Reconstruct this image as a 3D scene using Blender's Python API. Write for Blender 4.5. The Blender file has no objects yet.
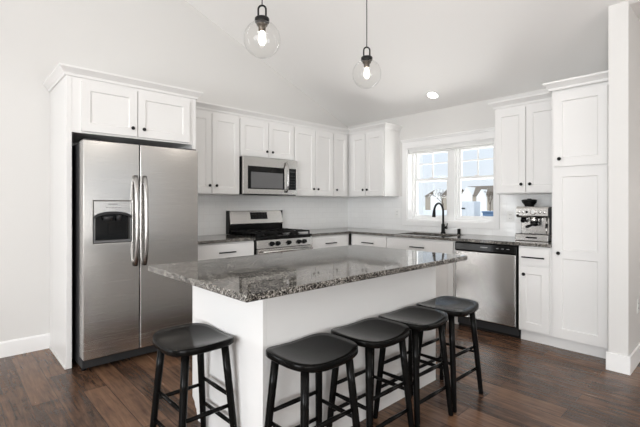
import bpy, bmesh, math, random
from mathutils import Vector, Matrix
random.seed(7)
C = bpy.context.scene.collection
PI = math.pi
# ------------------------------------------------------------------ camera, sky, lights, exposure
sc = bpy.context.scene
cam_d = bpy.data.cameras.new('camera'); cam = bpy.data.objects.new('camera', cam_d); C.objects.link(cam)
cam.location = (-4.5153, -4.2206, 1.259)
cam.rotation_euler = (PI/2, 0, -math.radians(42.989))
cam_d.sensor_width = 36; cam_d.lens = 402.34/640*36
cam_d.shift_y = -0.01355; cam_d.clip_start = .05; cam_d.clip_end = 600
sc.camera = cam
sc.view_settings.view_transform = 'Standard'
sc.view_settings.look = 'None'
sc.view_settings.exposure = 0.06
sc.view_settings.gamma = 1
sc.view_settings.use_curve_mapping = False

w = bpy.data.worlds.new('sky'); sc.world = w; w.use_nodes = True
nt = w.node_tree; nt.nodes.clear()
tc = nt.nodes.new('ShaderNodeTexCoord'); sx = nt.nodes.new('ShaderNodeSeparateXYZ')
cr = nt.nodes.new('ShaderNodeValToRGB'); bg = nt.nodes.new('ShaderNodeBackground'); wo = nt.nodes.new('ShaderNodeOutputWorld')
nt.links.new(tc.outputs['Generated'], sx.inputs[0]); nt.links.new(sx.outputs['Z'], cr.inputs[0])
cr.color_ramp.elements[0].position = 0.0; cr.color_ramp.elements[0].color = (.88, .94, 1, 1)
cr.color_ramp.elements[1].position = .5; cr.color_ramp.elements[1].color = (.60, .77, 1, 1)
nt.links.new(cr.outputs[0], bg.inputs[0]); bg.inputs[1].default_value = .98
nt.links.new(bg.outputs[0], wo.inputs[0])

def area(name, loc, rot, sx_, sy_, power, col=(1, 1, 1)):
    l = bpy.data.lights.new(name, 'AREA'); l.shape = 'RECTANGLE'; l.size = sx_; l.size_y = sy_; l.energy = power; l.color = col
    o = bpy.data.objects.new(name, l); o.location = loc; o.rotation_euler = rot; C.objects.link(o); return o
# area lights standing in for daylight at unseen windows; fills are added for brightness
area('daylight_side_window', (-8.40, -4.5, 1.55), (0, -PI/2-.1, 0), 1.5, 3.4, 146, (.92, .965, 1))
area('dining_streak_lamp', (-5.95, -.06, 1.35), (-PI/2, 0, 0), .7, 1.9, 22, (.95, .98, 1))  # added unseen lamp that gives the dishwasher its bright streak
area('ceiling_fill_side', (-8.1, -4.2, 1.0), (0, -PI/2-.7, 0), 1.2, 3.4, 112, (.99, .99, 1))  # added lamp inside the room, aimed up to brighten the ceiling
area('daylight_patio_window', (-4.9, -8.40, 1.55), (PI/2+.1, 0, 0), 2.9, 1.5, 44, (1, .975, .94))
area('ceiling_fill_patio', (-4.3, -7.9, .75), (PI/2+1.3, 0, 0), 4.5, 1.0, 72, (1, .985, .96))  # added lamp near the back wall, pointing upward to lift the ceiling
area('hall_fill', (2.9, -6.0, 1.5), (0, PI/2+.3, 0), 1.6, 3, 38, (1, .95, .9))  # added fill lamp in front of the solid hall wall, no window there
area('ceiling_fill_sink', (.95, -1.67, .55), (0, PI-.55, 0), 1.1, 2.0, 120, (1, .98, .95))  # added lamp outside, hidden below the sill, lights the ceiling
sun = bpy.data.lights.new('sun', 'SUN'); sun.energy = 2.3; sun.angle = .01; sun.color = (1, .95, .88)
so = bpy.data.objects.new('sun', sun); C.objects.link(so); so.rotation_euler = Vector((.62, .30, -.72)).to_track_quat('-Z', 'Y').to_euler()

# ------------------------------------------------------------------ materials
def newmat(name):
    m = bpy.data.materials.new(name); m.use_nodes = True
    return m, m.node_tree, m.node_tree.nodes['Principled BSDF']
def N(t, k, **kw):
    n = t.nodes.new(k)
    for a, b in kw.items(): setattr(n, a, b)
    return n
def simple(name, col, rough=.5, metal=0, spec=.5, bump=0, bscale=200):
    m, t, p = newmat(name)
    no = N(t, 'ShaderNodeTexNoise'); no.inputs['Scale'].default_value = bscale
    co = N(t, 'ShaderNodeTexCoord'); t.links.new(co.outputs['Object'], no.inputs['Vector'])
    mr = N(t, 'ShaderNodeMapRange'); mr.inputs['To Min'].default_value = max(0, rough-.03); mr.inputs['To Max'].default_value = rough+.03
    t.links.new(no.outputs['Fac'], mr.inputs[0]); t.links.new(mr.outputs[0], p.inputs['Roughness'])
    p.inputs['Base Color'].default_value = (*col, 1); p.inputs['Metallic'].default_value = metal
    p.inputs['Specular IOR Level'].default_value = spec
    if bump:
        b = N(t, 'ShaderNodeBump'); b.inputs['Strength'].default_value = bump; b.inputs['Distance'].default_value = .002
        t.links.new(no.outputs['Fac'], b.inputs['Height']); t.links.new(b.outputs[0], p.inputs['Normal'])
    return m
def emit(name, col, s):
    m, t, p = newmat(name)
    p.inputs['Base Color'].default_value = (*col, 1)
    p.inputs['Emission Color'].default_value = (*col, 1); p.inputs['Emission Strength'].default_value = s
    return m
M = {}
M['wall'] = simple('wall_paint', (.70, .688, .668), .6, bump=.04)
M['ceil'] = simple('ceiling_paint', (.89, .875, .855), .8, bump=.06)
M['cab'] = simple('cabinet_paint', (.79, .78, .765), .36)
M['trim'] = simple('trim_paint', (.87, .865, .855), .38)
M['vinyl'] = simple('window_vinyl', (.87, .87, .86), .35)
M['black'] = simple('matte_black_metal', (.006, .006, .006), .38, spec=.22)
M['gloss_black'] = simple('gloss_black', (.006, .006, .006), .12, spec=.22)
M['iron'] = simple('cast_iron', (.006, .006, .006), .5, spec=.22, bump=.3, bscale=600)
M['enamel'] = simple('black_enamel', (.006, .006, .006), .2, spec=.22)
M['dark_grey'] = simple('dark_grey_shell', (.028, .028, .029), .5, spec=.3)
M['grey_plastic'] = simple('grey_plastic', (.14, .14, .142), .35)
M['white_plastic'] = simple('white_plastic', (.82, .82, .80), .3)
M['bronze'] = simple('dark_bronze_metal', (.10, .085, .07), .35, 1)
M['chrome'] = simple('chrome', (.75, .74, .72), .12, 1)
M['shade'] = simple('shade_fabric', (.82, .82, .80), .8, bump=.3, bscale=900)
M['mark'] = simple('light_grey_mark', (.5, .5, .5), .4)
M['dispenser_grey'] = simple('dispenser_grey', (.06, .057, .053), .3)
M['handle_steel'] = simple('satin_handle_steel', (.42, .41, .40), .22, 1)

def brushed(name, col, rough, horiz=True):
    m, t, p = newmat(name)
    co = N(t, 'ShaderNodeTexCoord'); mp = N(t, 'ShaderNodeMapping')
    mp.inputs['Scale'].default_value = (2, 2, 700) if horiz else (700, 700, 2)
    no = N(t, 'ShaderNodeTexNoise'); no.inputs['Scale'].default_value = 1.0; no.inputs['Detail'].default_value = 3
    t.links.new(co.outputs['Object'], mp.inputs[0]); t.links.new(mp.outputs[0], no.inputs['Vector'])
    mr = N(t, 'ShaderNodeMapRange'); mr.inputs['To Min'].default_value = rough-.06; mr.inputs['To Max'].default_value = rough+.08
    t.links.new(no.outputs['Fac'], mr.inputs[0]); t.links.new(mr.outputs[0], p.inputs['Roughness'])
    b = N(t, 'ShaderNodeBump'); b.inputs['Strength'].default_value = .05; b.inputs['Distance'].default_value = .001
    t.links.new(no.outputs['Fac'], b.inputs['Height']); t.links.new(b.outputs[0], p.inputs['Normal'])
    p.inputs['Base Color'].default_value = (*col, 1); p.inputs['Metallic'].default_value = 1
    return m
M['steel'] = brushed('brushed_stainless', (.62, .605, .585), .24)
M['steel_v'] = brushed('vertically_brushed_stainless', (.66, .645, .625), .2, False)

def stool_mat():
    m, t, p = newmat('black_stained_wood')
    co = N(t, 'ShaderNodeTexCoord'); mp = N(t, 'ShaderNodeMapping'); mp.inputs['Scale'].default_value = (6, 60, 60)
    no = N(t, 'ShaderNodeTexNoise'); no.inputs['Scale'].default_value = 1.5; no.inputs['Detail'].default_value = 4
    t.links.new(co.outputs['Object'], mp.inputs[0]); t.links.new(mp.outputs[0], no.inputs['Vector'])
    mr = N(t, 'ShaderNodeMapRange'); mr.inputs['To Min'].default_value = .10; mr.inputs['To Max'].default_value = .19
    t.links.new(no.outputs['Fac'], mr.inputs[0]); t.links.new(mr.outputs[0], p.inputs['Roughness'])
    p.inputs['Base Color'].default_value = (.005, .0048, .0045, 1); p.inputs['Specular IOR Level'].default_value = .075
    return m
M['stoolwood'] = stool_mat()

def granite():
    m, t, p = newmat('speckled_granite')
    co = N(t, 'ShaderNodeTexCoord')
    v = N(t, 'ShaderNodeTexVoronoi'); v.inputs['Scale'].default_value = 210
    n1 = N(t, 'ShaderNodeTexNoise'); n1.inputs['Scale'].default_value = 16; n1.inputs['Detail'].default_value = 5
    n2 = N(t, 'ShaderNodeTexNoise'); n2.inputs['Scale'].default_value = 130; n2.inputs['Detail'].default_value = 4
    for n in (v, n1, n2): t.links.new(co.outputs['Object'], n.inputs['Vector'])
    sp = N(t, 'ShaderNodeSeparateColor'); t.links.new(v.outputs['Color'], sp.inputs[0])
    a = N(t, 'ShaderNodeMath', operation='MULTIPLY_ADD'); a.inputs[1].default_value = .55; t.links.new(sp.outputs[0], a.inputs[0])
    b = N(t, 'ShaderNodeMath', operation='MULTIPLY_ADD'); b.inputs[1].default_value = .65; b.inputs[2].default_value = -.16
    t.links.new(n2.outputs['Fac'], b.inputs[0])
    c = N(t, 'ShaderNodeMath', operation='MULTIPLY_ADD'); c.inputs[1].default_value = .5; t.links.new(n1.outputs['Fac'], c.inputs[0])
    t.links.new(b.outputs[0], c.inputs[2]); t.links.new(c.outputs[0], a.inputs[2])
    r = N(t, 'ShaderNodeValToRGB'); e = r.color_ramp.elements
    e[0].position = .38; e[0].color = (.008, .008, .009, 1); e[1].position = 1.02; e[1].color = (.42, .40, .37, 1)
    x = e.new(.57); x.color = (.034, .032, .030, 1); x = e.new(.69); x.color = (.095, .087, .077, 1); x = e.new(.85); x.color = (.24, .222, .196, 1)
    t.links.new(a.outputs[0], r.inputs[0]); t.links.new(r.outputs[0], p.inputs['Base Color'])
    p.inputs['Roughness'].default_value = .05; p.inputs['Specular IOR Level'].default_value = .42
    return m
M['granite'] = granite()

def floor_mat():
    m, t, p = newmat('dark_hardwood_planks')
    co = N(t, 'ShaderNodeTexCoord'); mp = N(t, 'ShaderNodeMapping'); mp.inputs['Rotation'].default_value = (0, 0, PI/2)
    t.links.new(co.outputs['Object'], mp.inputs[0])
    br = N(t, 'ShaderNodeTexBrick'); br.offset = .37; br.offset_frequency = 2
    br.inputs['Scale'].default_value = 1; br.inputs['Brick Width'].default_value = 1.15; br.inputs['Row Height'].default_value = .142
    br.inputs['Mortar Size'].default_value = .0016; br.inputs['Mortar Smooth'].default_value = .3; br.inputs['Bias'].default_value = 0
    br.inputs['Color1'].default_value = (0, 0, 0, 1); br.inputs['Color2'].default_value = (1, 1, 1, 1); br.inputs['Mortar'].default_value = (.5, .5, .5, 1)
    t.links.new(mp.outputs[0], br.inputs['Vector'])
    g = N(t, 'ShaderNodeMapping'); g.inputs['Scale'].default_value = (2.2, 26, 26); t.links.new(mp.outputs[0], g.inputs[0])
    no = N(t, 'ShaderNodeTexNoise'); no.inputs['Scale'].default_value = 1.4; no.inputs['Detail'].default_value = 6; no.inputs['Roughness'].default_value = .65
    no.inputs['Distortion'].default_value = .6
    t.links.new(g.outputs[0], no.inputs['Vector'])
    n3 = N(t, 'ShaderNodeTexNoise'); n3.inputs['Scale'].default_value = 5; n3.inputs['Detail'].default_value = 3; t.links.new(mp.outputs[0], n3.inputs['Vector'])
    s = N(t, 'ShaderNodeSeparateColor'); t.links.new(br.outputs['Color'], s.inputs[0])
    a = N(t, 'ShaderNodeMath', operation='MULTIPLY_ADD'); a.inputs[1].default_value = .22; t.links.new(s.outputs[0], a.inputs[0])
    b = N(t, 'ShaderNodeMath', operation='MULTIPLY_ADD'); b.inputs[1].default_value = .70; t.links.new(no.outputs['Fac'], b.inputs[0])
    c = N(t, 'ShaderNodeMath', operation='MULTIPLY'); c.inputs[1].default_value = .34; t.links.new(n3.outputs['Fac'], c.inputs[0])
    t.links.new(c.outputs[0], b.inputs[2]); t.links.new(b.outputs[0], a.inputs[2])
    r = N(t, 'ShaderNodeValToRGB'); e = r.color_ramp.elements
    e[0].position = .25; e[0].color = (.016, .0095, .007, 1); e[1].position = .92; e[1].color = (.25, .135, .078, 1)
    x = e.new(.52); x.color = (.062, .034, .022, 1)
    t.links.new(a.outputs[0], r.inputs[0])
    mx = N(t, 'ShaderNodeMix', data_type='RGBA'); mx.inputs['B'].default_value = (.008, .005, .004, 1)
    t.links.new(br.outputs['Fac'], mx.inputs['Factor']); t.links.new(r.outputs[0], mx.inputs['A'])
    t.links.new(mx.outputs['Result'], p.inputs['Base Color'])
    p.inputs['Specular IOR Level'].default_value = .32
    mr = N(t, 'ShaderNodeMapRange'); mr.inputs['To Min'].default_value = .17; mr.inputs['To Max'].default_value = .32
    t.links.new(no.outputs['Fac'], mr.inputs[0]); t.links.new(mr.outputs[0], p.inputs['Roughness'])
    # hand-scraped ripple across the boards
    h = N(t, 'ShaderNodeMapping'); h.inputs['Scale'].default_value = (16, 4, 4); t.links.new(mp.outputs[0], h.inputs[0])
    nh = N(t, 'ShaderNodeTexNoise'); nh.inputs['Scale'].default_value = 1.5; nh.inputs['Detail'].default_value = 2; t.links.new(h.outputs[0], nh.inputs['Vector'])
    s1 = N(t, 'ShaderNodeMath', operation='SUBTRACT'); t.links.new(nh.outputs['Fac'], s1.inputs[0]); t.links.new(br.outputs['Fac'], s1.inputs[1])
    bp = N(t, 'ShaderNodeBump'); bp.inputs['Strength'].default_value = .25; bp.inputs['Distance'].default_value = .004
    t.links.new(s1.outputs[0], bp.inputs['Height']); t.links.new(bp.outputs[0], p.inputs['Normal'])
    return m
M['floor'] = floor_mat()

def tile_mat(axis):
    m, t, p = newmat('white_subway_tile_' + axis)
    co = N(t, 'ShaderNodeTexCoord'); sp = N(t, 'ShaderNodeSeparateXYZ'); cb = N(t, 'ShaderNodeCombineXYZ')
    t.links.new(co.outputs['Object'], sp.inputs[0]); t.links.new(sp.outputs['X' if axis == 'x' else 'Y'], cb.inputs[0]); t.links.new(sp.outputs['Z'], cb.inputs[1])
    br = N(t, 'ShaderNodeTexBrick'); br.offset = .5
    br.inputs['Scale'].default_value = 1; br.inputs['Brick Width'].default_value = .154; br.inputs['Row Height'].default_value = .0765
    br.inputs['Mortar Size'].default_value = .0016; br.inputs['Mortar Smooth'].default_value = .2
    br.inputs['Color1'].default_value = (.86, .86, .85, 1); br.inputs['Color2'].default_value = (.88, .88, .87, 1); br.inputs['Mortar'].default_value = (.79, .785, .775, 1)
    t.links.new(cb.outputs[0], br.inputs['Vector']); t.links.new(br.outputs['Color'], p.inputs['Base Color'])
    p.inputs['Roughness'].default_value = .05
    no = N(t, 'ShaderNodeTexNoise'); no.inputs['Scale'].default_value = 9; t.links.new(cb.outputs[0], no.inputs['Vector'])
    s1 = N(t, 'ShaderNodeMath', operation='MULTIPLY_ADD'); s1.inputs[1].default_value = .25; t.links.new(no.outputs['Fac'], s1.inputs[0])
    iv = N(t, 'ShaderNodeMath', operation='MULTIPLY'); iv.inputs[1].default_value = -1; t.links.new(br.outputs['Fac'], iv.inputs[0]); t.links.new(iv.outputs[0], s1.inputs[2])
    bp = N(t, 'ShaderNodeBump'); bp.inputs['Strength'].default_value = .12; bp.inputs['Distance'].default_value = .001
    t.links.new(s1.outputs[0], bp.inputs['Height']); t.links.new(bp.outputs[0], p.inputs['Normal'])
    return m
M['tile_x'] = tile_mat('x'); M['tile_y'] = tile_mat('y')

def thin_glass(name, tint, fac):
    m, t, p = newmat(name); t.nodes.remove(p)
    out = t.nodes['Material Output']; tr = N(t, 'ShaderNodeBsdfTransparent'); gl = N(t, 'ShaderNodeBsdfGlossy'); mx = N(t, 'ShaderNodeMixShader')
    tr.inputs[0].default_value = (*tint, 1); gl.inputs['Roughness'].default_value = .02
    lw = N(t, 'ShaderNodeLayerWeight'); lw.inputs[0].default_value = .5
    pw = N(t, 'ShaderNodeMath', operation='POWER'); pw.inputs[1].default_value = 4; t.links.new(lw.outputs['Facing'], pw.inputs[0])
    ma = N(t, 'ShaderNodeMath', operation='MULTIPLY_ADD'); ma.inputs[1].default_value = fac; ma.inputs[2].default_value = .025; t.links.new(pw.outputs[0], ma.inputs[0])
    t.links.new(ma.outputs[0], mx.inputs[0]); t.links.new(tr.outputs[0], mx.inputs[1]); t.links.new(gl.outputs[0], mx.inputs[2]); t.links.new(mx.outputs[0], out.inputs[0])
    return m
M['glass'] = thin_glass('window_glass', (.985, .99, .99), .5)
M['globe'] = thin_glass('clear_globe_glass', (.985, .985, .98), .85)
M['bulb'] = emit('lit_bulb', (1, .93, .82), 4.5)
M['led'] = emit('lit_downlight', (1, .97, .92), 6)

# ------------------------------------------------------------------ mesh helpers
def BM(): return bmesh.new()
def add_box(bm, x0, x1, y0, y1, z0, z1):
    g = bmesh.ops.create_cube(bm, size=1)
    bmesh.ops.scale(bm, vec=(x1-x0, y1-y0, z1-z0), verts=g['verts'])
    bmesh.ops.translate(bm, vec=((x0+x1)/2, (y0+y1)/2, (z0+z1)/2), verts=g['verts'])
    return g['verts']
def box(x0, x1, y0, y1, z0, z1):
    b = BM(); add_box(b, x0, x1, y0, y1, z0, z1); return b
def add_ring_tube(bm, pts, rad, n=12, cap=True, flat=1.0):
    """tube along pts; rad is a number or one per point; flat squashes one axis"""
    pts = [Vector(p) for p in pts]
    if not isinstance(rad, (list, tuple)): rad = [rad]*len(pts)
    rings = []; up = None
    for i, p in enumerate(pts):
        d = (pts[min(i+1, len(pts)-1)] - pts[max(i-1, 0)]).normalized()
        if up is None:
            up = Vector((0, 0, 1)) if abs(d.z) < .9 else Vector((1, 0, 0))
        a = d.cross(up).normalized(); b = a.cross(d).normalized(); up = b
        rings.append([bm.verts.new(p + (a*math.cos(2*PI*k/n)*flat + b*math.sin(2*PI*k/n))*rad[i]) for k in range(n)])
    for r0, r1 in zip(rings, rings[1:]):
        for k in range(n):
            f = bm.faces.new((r0[k], r0[(k+1) % n], r1[(k+1) % n], r1[k])); f.smooth = True
    if cap:
        bm.faces.new(rings[0][::-1]); bm.faces.new(rings[-1])
    return bm
def tube(pts, rad, n=12, flat=1.0):
    return add_ring_tube(BM(), pts, rad, n, True, flat)
def add_lathe(bm, prof, n=24, mat=None, smooth=True):
    """profile of (r, z) turned about local Z; mat places it"""
    rings = []
    for r, z in prof:
        if r < 1e-6: v = [bm.verts.new((0, 0, z))]
        else: v = [bm.verts.new((r*math.cos(2*PI*k/n), r*math.sin(2*PI*k/n), z)) for k in range(n)]
        rings.append(v)
    for a, b in zip(rings, rings[1:]):
        for k in range(n):
            k2 = (k+1) % n
            if len(a) == 1 and len(b) == 1: continue
            if len(a) == 1: f = bm.faces.new((a[0], b[k2], b[k]))
            elif len(b) == 1: f = bm.faces.new((a[k], a[k2], b[0]))
            else: f = bm.faces.new((a[k], a[k2], b[k2], b[k]))
            f.smooth = smooth
    if mat is not None:
        bmesh.ops.transform(bm, matrix=mat, verts=[v for r in rings for v in r])
    return bm
def lathe(prof, n=24, mat=None): return add_lathe(BM(), prof, n, mat)
def add_prism(bm, poly, axis, a, b):
    """polygon in the plane across axis ('x': (y,z), 'y': (x,z), 'z': (x,y)), extruded a..b"""
    def P(u, v, w_): return {'x': (w_, u, v), 'y': (u, w_, v), 'z': (u, v, w_)}[axis]
    v0 = [bm.verts.new(P(u, v, a)) for u, v in poly]; v1 = [bm.verts.new(P(u, v, b)) for u, v in poly]
    bm.faces.new(v0); bm.faces.new(v1[::-1]); n = len(poly)
    for i in range(n): bm.faces.new((v0[i], v1[i], v1[(i+1) % n], v0[(i+1) % n]))
    return bm
def prism(poly, axis, a, b): return add_prism(BM(), poly, axis, a, b)
def panel(x0, x1, z0, z1, yf, t, holes=(), depth=.009, bev=.006):
    """slab with front face at y=yf (towards -y), thickness t, with rectangular panels sunk into the front"""
    bm = box(x0, x1, yf, yf+t, z0, z1)
    for hx0, hx1, hz0, hz1 in holes:
        for co, no in (((hx0, 0, 0), (1, 0, 0)), ((hx1, 0, 0), (1, 0, 0)), ((0, 0, hz0), (0, 0, 1)), ((0, 0, hz1), (0, 0, 1))):
            bmesh.ops.bisect_plane(bm, geom=bm.verts[:]+bm.edges[:]+bm.faces[:], plane_co=co, plane_no=no)
    for hx0, hx1, hz0, hz1 in holes:
        fs = [f for f in bm.faces if f.normal.y < -.9 and abs(f.calc_center_median().y-yf) < 1e-5 and
              hx0-1e-5 < f.calc_center_median().x < hx1+1e-5 and hz0-1e-5 < f.calc_center_median().z < hz1+1e-5]
        r = bmesh.ops.extrude_face_region(bm, geom=fs)
        bmesh.ops.delete(bm, geom=fs, context='FACES_ONLY')
        vs = [g for g in r['geom'] if isinstance(g, bmesh.types.BMVert)]
        cx, cz = (hx0+hx1)/2, (hz0+hz1)/2
        for v in vs:
            v.co.y += depth
            v.co.x += bev if v.co.x < cx else -bev
            v.co.z += bev if v.co.z < cz else -bev
    return bm
def obj(name, bm, mat, parent=None, bevel=0, seg=2, smooth=False, loc=None, sub=0):
    bmesh.ops.recalc_face_normals(bm, faces=bm.faces)
    me = bpy.data.meshes.new(name); bm.to_mesh(me); bm.free()
    if smooth:
        for p in me.polygons: p.use_smooth = True
    me.materials.append(M[mat] if isinstance(mat, str) else mat)
    o = bpy.data.objects.new(name, me); C.objects.link(o)
    if parent is not None: o.parent = parent
    if loc: o.location = loc
    if bevel:
        b = o.modifiers.new('bevel', 'BEVEL'); b.width = bevel; b.segments = seg; b.limit_method = 'ANGLE'; b.angle_limit = math.radians(35)
        b.harden_normals = False
    if sub:
        s = o.modifiers.new('subdivision', 'SUBSURF'); s.levels = sub; s.render_levels = sub
    return o
def thing(name, label, cat, loc=(0, 0, 0), rz=0, group=None):
    o = bpy.data.objects.new(name, None); C.objects.link(o); o.empty_display_size = .1
    o.location = loc; o.rotation_euler = (0, 0, rz); o['label'] = label; o['category'] = cat
    if group: o['group'] = group
    return o
def tag(o, label, cat, group=None):
    o['label'] = label; o['category'] = cat
    if group: o['group'] = group
    return o
def struct(name, bm, mat, label=None, parent=None, bevel=0):
    o = obj(name, bm, mat, parent, bevel)
    if parent is None: o['kind'] = 'structure'; o['label'] = label or name.replace('_', ' '); o['category'] = name.split('_')[0]
    return o
def copy_tree(o, parent=None):
    c = o.copy(); C.objects.link(c); c.parent = parent
    for ch in list(o.children): copy_tree(ch, c)
    return c

# ------------------------------------------------------------------ the room
WB = 2.455; SL = .40                     # eave height at the window wall, ceiling pitch
RX = -4.25; RZ = WB - SL*RX              # ridge
LX = -8.5; BY = -8.5; HX = 3.0; PY0, PY1 = -3.474, -3.597
struct('floor', box(LX-.2, HX+.2, BY-.2, .2, -.12, 0), 'floor', 'dark brown hand-scraped hardwood plank floor')
# gable wall behind fridge and range, with an unseen opening added at its left for the streak lamp
def gable(bm, x0, x1, y0, y1, zlo=0):
    zt = lambda x: WB - SL*x if x > RX else RZ + SL*(x-RX)
    xs = [x0] + ([RX] if x0 < RX < x1 else []) + [x1]
    add_prism(bm, [(x0, zlo), (x1, zlo)] + [(x, zt(x)+.02) for x in reversed(xs)], 'y', y0, y1)
b = BM(); gable(b, -5.55, .2, 0, .2); gable(b, LX-.2, -6.35, 0, .2); add_box(b, -6.35, -5.55, 0, .2, 0, .35); gable(b, -6.35, -5.55, 0, .2, 2.3)
struct('wall_back', b, 'wall', 'warm white gable wall behind the refrigerator and range')
WY0, WY1, WZ0, WZ1 = -1.085, -2.25, 1.053, 2.005     # sink window opening
b = BM(); add_box(b, 0, .2, WY0, 0, 0, WB); add_box(b, 0, .2, PY0, WY1, 0, WB); add_box(b, 0, .2, WY1, WY0, 0, WZ0); add_box(b, 0, .2, WY1, WY0, WZ1, WB)
struct('wall_right', b, 'wall', 'white wall with the window over the sink')
struct('wall_partition', box(-.805, HX, PY1, PY0, 0, 2.80), 'wall', 'white wall end beside the tall pantry cabinet')
b = BM()
for z0, z1 in ((0, .75), (2.3, WB)): add_box(b, LX-.2, LX, BY, 0, z0, z1)
add_box(b, LX-.2, LX, -2.8, 0, .75, 2.3); add_box(b, LX-.2, LX, BY, -6.2, .75, 2.3)
struct('wall_left', b, 'wall', 'white wall with a wide window behind the camera')
b = BM()
for x0, x1 in ((LX-.2, -6.35), (-3.45, -2.4), (-.6, HX+.2)): gable(b, x0, x1, BY-.2, BY) if x1 < 1 else add_box(b, x0, x1, BY-.2, BY, 0, 2.9)
for x0, x1, zb, zt in ((-6.35, -3.45, .75, 2.35), (-2.4, -.6, .95, 2.35)):
    add_box(b, x0, x1, BY-.2, BY, 0, zb); gable(b, x0, x1, BY-.2, BY, zt)
struct('wall_front', b, 'wall', 'white gable wall with windows behind the camera')
struct('wall_hall', box(HX, HX+.2, BY, PY1, 0, 2.9), 'wall', 'white wall at the end of the hall')
XF = (WB-2.761)/SL
b = BM(); t_ = .12
add_prism(b, [(RX, RZ), (.2, WB-SL*.2), (.2, WB-SL*.2+t_), (RX, RZ+t_)], 'y', PY1+.03, .2)
add_prism(b, [(RX, RZ), (XF, 2.761), (XF, 2.761+t_), (RX, RZ+t_)], 'y', BY-.2, PY1+.03)
add_prism(b, [(LX-.2, RZ+SL*(LX-.2-RX)), (RX, RZ), (RX, RZ+t_), (LX-.2, RZ+SL*(LX-.2-RX)+t_)], 'y', BY-.2, .2)
add_box(b, XF, HX+.2, BY-.2, PY1, 2.761, 2.761+t_)
struct('ceiling', b, 'ceil', 'white vaulted ceiling sloping down to the window wall')
# baseboards (on the walls the camera sees)
def bb_prof(h=.13, t=.014): return [(0, 0), (-t, 0), (-t, h-.012), (-t+.006, h), (0, h)]
struct('baseboard_back', prism([(y-.0005, z) for y, z in bb_prof()], 'x', LX, -3.838), 'trim', 'white baseboard left of the refrigerator panel')
b = BM(); add_box(b, -.82, -.8055, PY1-.0145, PY0+.0145, 0, .135); add_box(b, -.805, HX, PY1-.0145, PY1-.0005, 0, .135)
struct('baseboard_partition', b, 'trim', 'white baseboard wrapping the wall end', bevel=.003)

# ------------------------------------------------------------------ window over the sink
win = bpy.data.objects.new('window_1', None); C.objects.link(win); win['kind'] = 'structure'; win['label'] = 'white double-hung twin window over the sink'; win['category'] = 'window'
b = BM()
add_box(b, -.018, 0, WY0, WY0+.068, WZ0-.065, WZ1); add_box(b, -.018, 0, WY1-.062, WY1, WZ0-.065, WZ1)
add_box(b, -.018, 0, WY1, WY0, WZ0-.065, WZ0)
add_box(b, -.02, 0, WY1-.062, WY0+.068, WZ1, WZ1+.085); add_box(b, -.030, 0, WY1-.062, WY0+.074, WZ1+.085, WZ1+.105); add_box(b, -.040, 0, WY1-.062, WY0+.080, WZ1+.105, WZ1+.12)
obj('casing', b, 'trim', win, .002)
b = BM(); add_box(b, 0, .2, WY0-.012, WY0, WZ0, WZ1); add_box(b, 0, .2, WY1, WY1+.012, WZ0, WZ1); add_box(b, 0, .2, WY1+.012, WY0-.012, WZ0, WZ0+.012); add_box(b, 0, .2, WY1+.012, WY0-.012, WZ1-.012, WZ1)
obj('jamb', b, 'trim', win)
mc = -1.6805
obj('mullion', box(.08, .2, mc-.042, mc+.042, WZ0+.012, WZ1-.012), 'vinyl', win, .003)
for y0, y1 in ((WY0-.012, mc+.042), (mc-.042, WY1+.012)):       # y0 is the far (left) side
    b = BM(); za, zb = WZ0+.012, WZ1-.012
    add_box(b, .10, .18, y0-.026, y0, za, zb); add_box(b, .10, .18, y1, y1+.016, za, zb); add_box(b, .10, .18, y1+.016, y0-.026, za, za+.03); add_box(b, .10, .18, y1+.016, y0-.026, zb-.03, zb)
    obj('frame', b, 'vinyl', win, .002)
    ya, yb = y0-.026, y1+.016
    for (s0, s1, xo, nm) in ((za+.03, 1.605, .125, 'lower_sash'), (1.565, zb-.03, .150, 'upper_sash')):
        b = BM(); f = .030
        add_box(b, xo, xo+.025, ya-f, ya, s0, s1); add_box(b, xo, xo+.025, yb, yb+f, s0, s1); add_box(b, xo, xo+.025, yb+f, ya-f, s0, s0+f); add_box(b, xo, xo+.025, yb+f, ya-f, s1-f, s1)
        s_ = obj(nm, b, 'vinyl', win, .002)
        obj('glass_pane', box(xo+.010, xo+.014, yb+f, ya-f, s0+f, s1-f), 'glass', s_)
        if nm == 'upper_sash':
            ym = (ya+yb)/2; zm = 1.80; b = BM()
            add_box(b, xo+.004, xo+.020, ym-.008, ym+.008, s0+f, s1-f); add_box(b, xo+.005, xo+.019, yb+f, ya-f, zm-.008, zm+.008)
            obj('muntin', b, 'vinyl', s_)
        else:
            obj('sash_lock', box(xo-.008, xo+.02, (ya+yb)/2-.025, (ya+yb)/2+.025, s1, s1+.012), 'vinyl', s_, .002)
t = thing('roller_shade', 'pale grey rolled-up shade at the top of the sink window', 'shade', (0.035, (WY0+WY1)/2, 1.945))
hw = (WY0-WY1)/2-.014
obj('shade_roll', box(-.026, .020, -hw, hw, .006, .052), 'shade', t, .008, 3)
obj('hem_bar', box(-.008, .008, -hw, hw, -.012, .004), 'shade', t, .002)
for s in (-1, 1): obj('end_bracket', box(-.025, .03, s*hw-.004, s*hw+.004, .0, .048), 'grey_plastic', t)

# ------------------------------------------------------------------ backsplash
ZC = .914; ZU = 1.372
struct('trim_1', box(-2.783, -.0085, -.008, -.0005, ZC+.0005, ZU+.001), 'tile_x', 'glossy white subway tile backsplash behind the range')
b = BM(); CO0, CO1 = WY0+.069, WY1-.063
for y0, y1, z1 in ((CO0, -.0005, ZU+.001), (CO1, CO0, WZ0-.067), (-3.0205, CO1, ZU+.001)): add_box(b, -.008, -.0005, y0, y1, ZC+.0005, z1) if y0 < y1 else add_box(b, -.008, -.0005, y1, y0, ZC+.0005, z1)
bmesh.ops.recalc_face_normals(b, faces=b.faces)
struct('trim_2', b, 'tile_y', 'glossy white subway tile backsplash around the sink window')

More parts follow.
